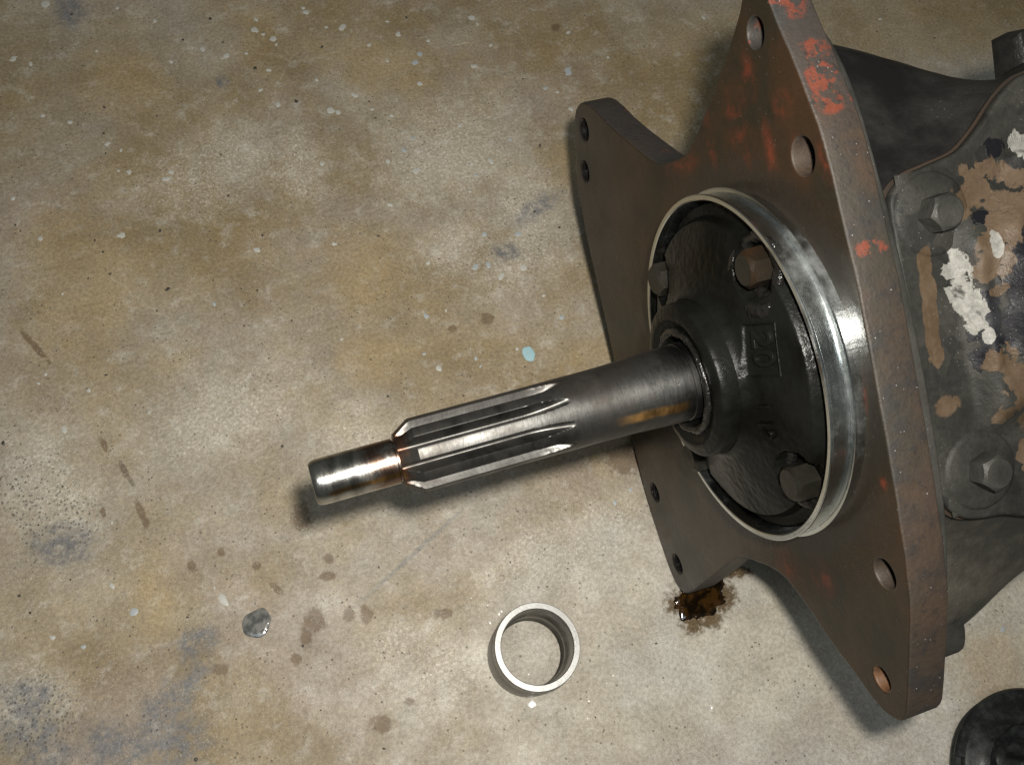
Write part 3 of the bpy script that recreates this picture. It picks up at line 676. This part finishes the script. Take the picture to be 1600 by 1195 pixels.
stn = [(XB - .004, sec(YC, .95, 1.76, .95, 1.80, -1.7)), (-.50, sec(YC, .93, 1.80, .95, 1.84, -1.7)), (-.60, sec(YC, .80, 1.84, .92, 1.86, -1.7)), (-.80, sec(YC, .84, 1.80, .98, 1.86, -1.65)), (-1.05, sec(YC, .88, 1.70, 1.04, 1.78, -1.6)),
       (-1.25, sec(YC, .97, 1.60, 1.08, 1.66, -1.6)), (-1.48, sec(YC, 1.14, 1.44, 1.10, 1.58, -1.6)), (-1.77, sec(YC, 1.20, 1.23, 1.12, 1.54, -1.6)), (-1.95, sec(YC, 1.22, 1.24, 1.12, 1.5, -1.6)), (-2.15, sec(YC, 1.22, 1.40, 1.12, 1.5, -1.6)), (-3.6, sec(YC, 1.2, 1.45, 1.1, 1.5, -1.6))]
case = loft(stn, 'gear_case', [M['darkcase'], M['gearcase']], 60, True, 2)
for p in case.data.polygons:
    if p.center.z < .3 * S: p.material_index = 1; case['label'] = 'dark greasy cast iron gear case'  # low side gets the lighter rusty iron, the rest stays darker
# mounting flange of the case behind the plate
fl_o = [(.98, .0), (.95, .5), (.90, .9), (.84, 1.3), (.70, 1.62), (.55, 1.72), (.35, 1.58), (0, 1.3), (-.6, 1.1), (-1.4, 1.0), (-1.7, .5), (-1.7, -.5), (-1.4, -1.0), (-.6, -1.1), (0, -1.3), (.35, -1.62), (.55, -1.80), (.74, -1.70), (.86, -1.3), (.95, -.9), (.98, -.5)]
fo = filled([(y * S, z * S) for y, z in smooth_poly(fl_o, 2)], [], .12 * S, .02 * S, 'case_flange', M['case'], root, loc=((XB - .064) * S, 0, 0), rot=SW); part(fo)
# lug low behind the plate
lug = filled([(y * S, z * S) for y, z in smooth_poly([(.1, -1.5), (.42, -1.6), (.44, -1.85), (.36, -1.98), (.2, -1.96), (-.1, -1.7)], 2)], [], .40 * S, .03 * S, 'case_lug', M['case'], root, loc=((XB - .30) * S, .03 * S, .07 * S), rot=SW); part(lug)
# stud end behind the lower corner
b = lathe([(0, 0), (0, .05 * S), (-.04 * S, .06 * S), (-.22 * S, .06 * S), (-.24 * S, 0)], 20)
bmesh.ops.translate(b, verts=b.verts, vec=((XB - .005) * S, .56 * S, -1.66 * S)); part(link('stud_end', b, M['bolt'], root))
# top flange at the far upper end of the case
tf = loft([(-2.22, [(.06, 1.20), (.06, 1.47), (.0, 1.50), (-.10, 1.49), (-.12, 1.2)]), (-2.25, [(.10, 1.20), (.10, 1.50), (0, 1.53), (-.13, 1.52), (-.14, 1.2)]), (-3.4, [(.10, 1.20), (.10, 1.50), (0, 1.53), (-.13, 1.52), (-.14, 1.2)])], 'side_flange', M['darkcase'], 40)

# top cover: outline in (X, Z), facing +Y
co = [(-.66, .62), (-.665, .73), (-.72, .80), (-.80, .845), (-.95, .87), (-1.10, .895), (-1.22, .965), (-1.33, 1.055), (-1.44, 1.16), (-1.60, 1.22), (-2.3, 1.22), (-2.3, -1.10), (-1.5, -1.10), (-1.30, -1.095), (-1.17, -1.055), (-1.02, -1.00), (-.90, -.985), (-.78, -.955), (-.70, -.88), (-.665, -.78), (-.675, -.66), (-.66, -.45), (-.66, 0)]
SWC = Matrix(((1, 0, 0), (0, 0, 1), (0, -1, 0)))     # curve (X,Y,Z) -> local (X, Z, -Y)
def covshape(sc_, d, bev, name, mat, y0, grow=0.0):
    pts = smooth_poly(co, 2)
    pts = [((x + (grow if x > -1 else 0)) * S, -(z * (1 + grow * .6)) * S) for x, z in pts]
    return part(filled(pts, [], d * S, bev * S, name, mat, root, loc=(0, y0 * S, 0), rot=SWC, jitter=.0004))
covshape(1, .016, .003, 'gasket', M['gasket'], YC + .012, .016)
covshape(1, .060, .018, 'top_cover', M['cover'], YC + .052)['label'] = 'grey cover with chipped black, brown and silver paint'
YT = YC + .082
# raised dome and bosses of the cover as one height field
def dome():
    bm = bmesh.new(); NX, NZ = 90, 150; g_ = []
    def H(x, z):
        # main raised housing beginning at x<-.93
        def ss(a, b, v): q = min(1, max(0, (v - a) / (b - a))); return q * q * (3 - 2 * q)
        a = ss(-.93, -1.06, x) * ss(.62 + .35 * (-(x + 1.0)), .42 + .35 * (-(x + 1.0)), z) * ss(-.58, -.40, z)
        b = ss(-1.08, -1.30, x) * ss(.52, .22, z) * ss(-.44, -.12, z)
        r = .5 * math.exp(-((x + 1.35 - (z - .62) * -.55) / .07) ** 2) * ss(.35, .5, z) * ss(.95, .8, z)
        h = .10 * a + .20 * b + .10 * r
        h += .012 * mnoise.noise(Vector((x * 9, z * 9, 0))) * (a + .2)
        d1 = math.hypot(x + 1.60, (z - .93)); h -= .10 * max(0, 1 - (d1 / .2) ** 2)
        return h
    for i in range(NX + 1):
        row = []
        for j in range(NZ + 1):
            x = -.72 - 1.5 * i / NX; z = -.93 + 1.78 * j / NZ
            edge = min(1, min(i, NX - i) / 3, min(j, NZ - j) / 3)
            hh = H(x, z)
            row.append(bm.verts.new((x * S, (YT - .010 + hh * edge + .012 * edge) * S, z * S)))
        g_.append(row)
    for i in range(NX):
        for j in range(NZ): bm.faces.new((g_[i][j], g_[i + 1][j], g_[i + 1][j + 1], g_[i][j + 1]))
    return bm
part(link('cover_housing', dome(), M['cover'], root, angle=80))
# cover bolts on round bosses
for i, (x, z) in enumerate(((-.885, .625), (-.92, -.72))):
    b = lathe([(0, .215 * S), (.012 * S, .205 * S), (.02 * S, .19 * S), (.024 * S, .02 * S), (.024 * S, 0)], 48)
    Rm = Matrix(((0, 1, 0), (1, 0, 0), (0, 0, -1)))
    bmesh.ops.transform(b, matrix=Matrix.Translation((x * S, (YT - .002) * S, z * S)) @ Rm.to_4x4(), verts=b.verts); part(link('bolt_boss', b, M['cover'], root))
    b = hexbolt(.098 * S, .115 * S, top_dish=.006 * S)
    bmesh.ops.rotate(b, verts=b.verts, cent=(0, 0, 0), matrix=Matrix.Rotation([.1, .3][i], 3, 'X'))
    bmesh.ops.transform(b, matrix=Matrix.Translation((x * S, (YT + .02) * S, z * S)) @ Rm.to_4x4(), verts=b.verts)
    part(link('cover_bolt', b, M['case'], root, angle=22))

# ------------------------------------------------------------------ black rubber boot, lower right
bc = ground(1610, 1222)
rbp = [(.0, 1.0), (.06, 1.02), (.13, .99), (.14, .94), (.17, .95), (.23, .94), (.25, .90), (.27, .80), (.31, .745), (.34, .71), (.32, .68), (.20, .64), (.14, .5), (.20, .42), (.36, .34), (.40, .22), (.30, .15), (.1, .1), (.08, 0)]
BR = 118 * .00043
def bw(a, th, r):
    d = .012 * math.sin(th * 3 + 1) * BR + .010 * BR * mnoise.noise(Vector((math.cos(th) * 3, math.sin(th) * 3, a * 80)))
    if a < .15 * BR and r > .9 * BR:
        pass
    if r < .66 * BR and r > .12 * BR: d += .03 * BR * math.sin(th * 9)
    return d
boot = bpy.data.objects.new('rubber_boot', None); sc.collection.objects.link(boot); boot.location = (bc.x, bc.y, 0.0005)
tag(boot, 'black round rubber boot on the concrete in the bottom right corner', 'rubber boot')
link('boot_body', lathe([(a * BR, r * BR) for a, r in rbp], 160, 'z', wob=bw), M['rubber'], boot, angle=40)
bm = bmesh.new(); rg = []
N_ = 90; a0, a1 = math.radians(135), math.radians(215)
for i in range(N_ + 1):
    a = math.radians(-70) + math.radians(215) * i / N_
    rg.append([bm.verts.new((r * BR * math.cos(a), r * BR * math.sin(a), z * BR)) for r, z in ((.90, .14), (1.035, .13), (1.05, .17), (1.03, .21), (.90, .235))])
for A, B in zip(rg, rg[1:]):
    for k in range(4): bm.faces.new((A[k], A[k + 1], B[k + 1], B[k]))
bm.faces.new(rg[0]); bm.faces.new(rg[-1])
lip = link('torn_lip', bm, M['rubber'], boot, angle=40)
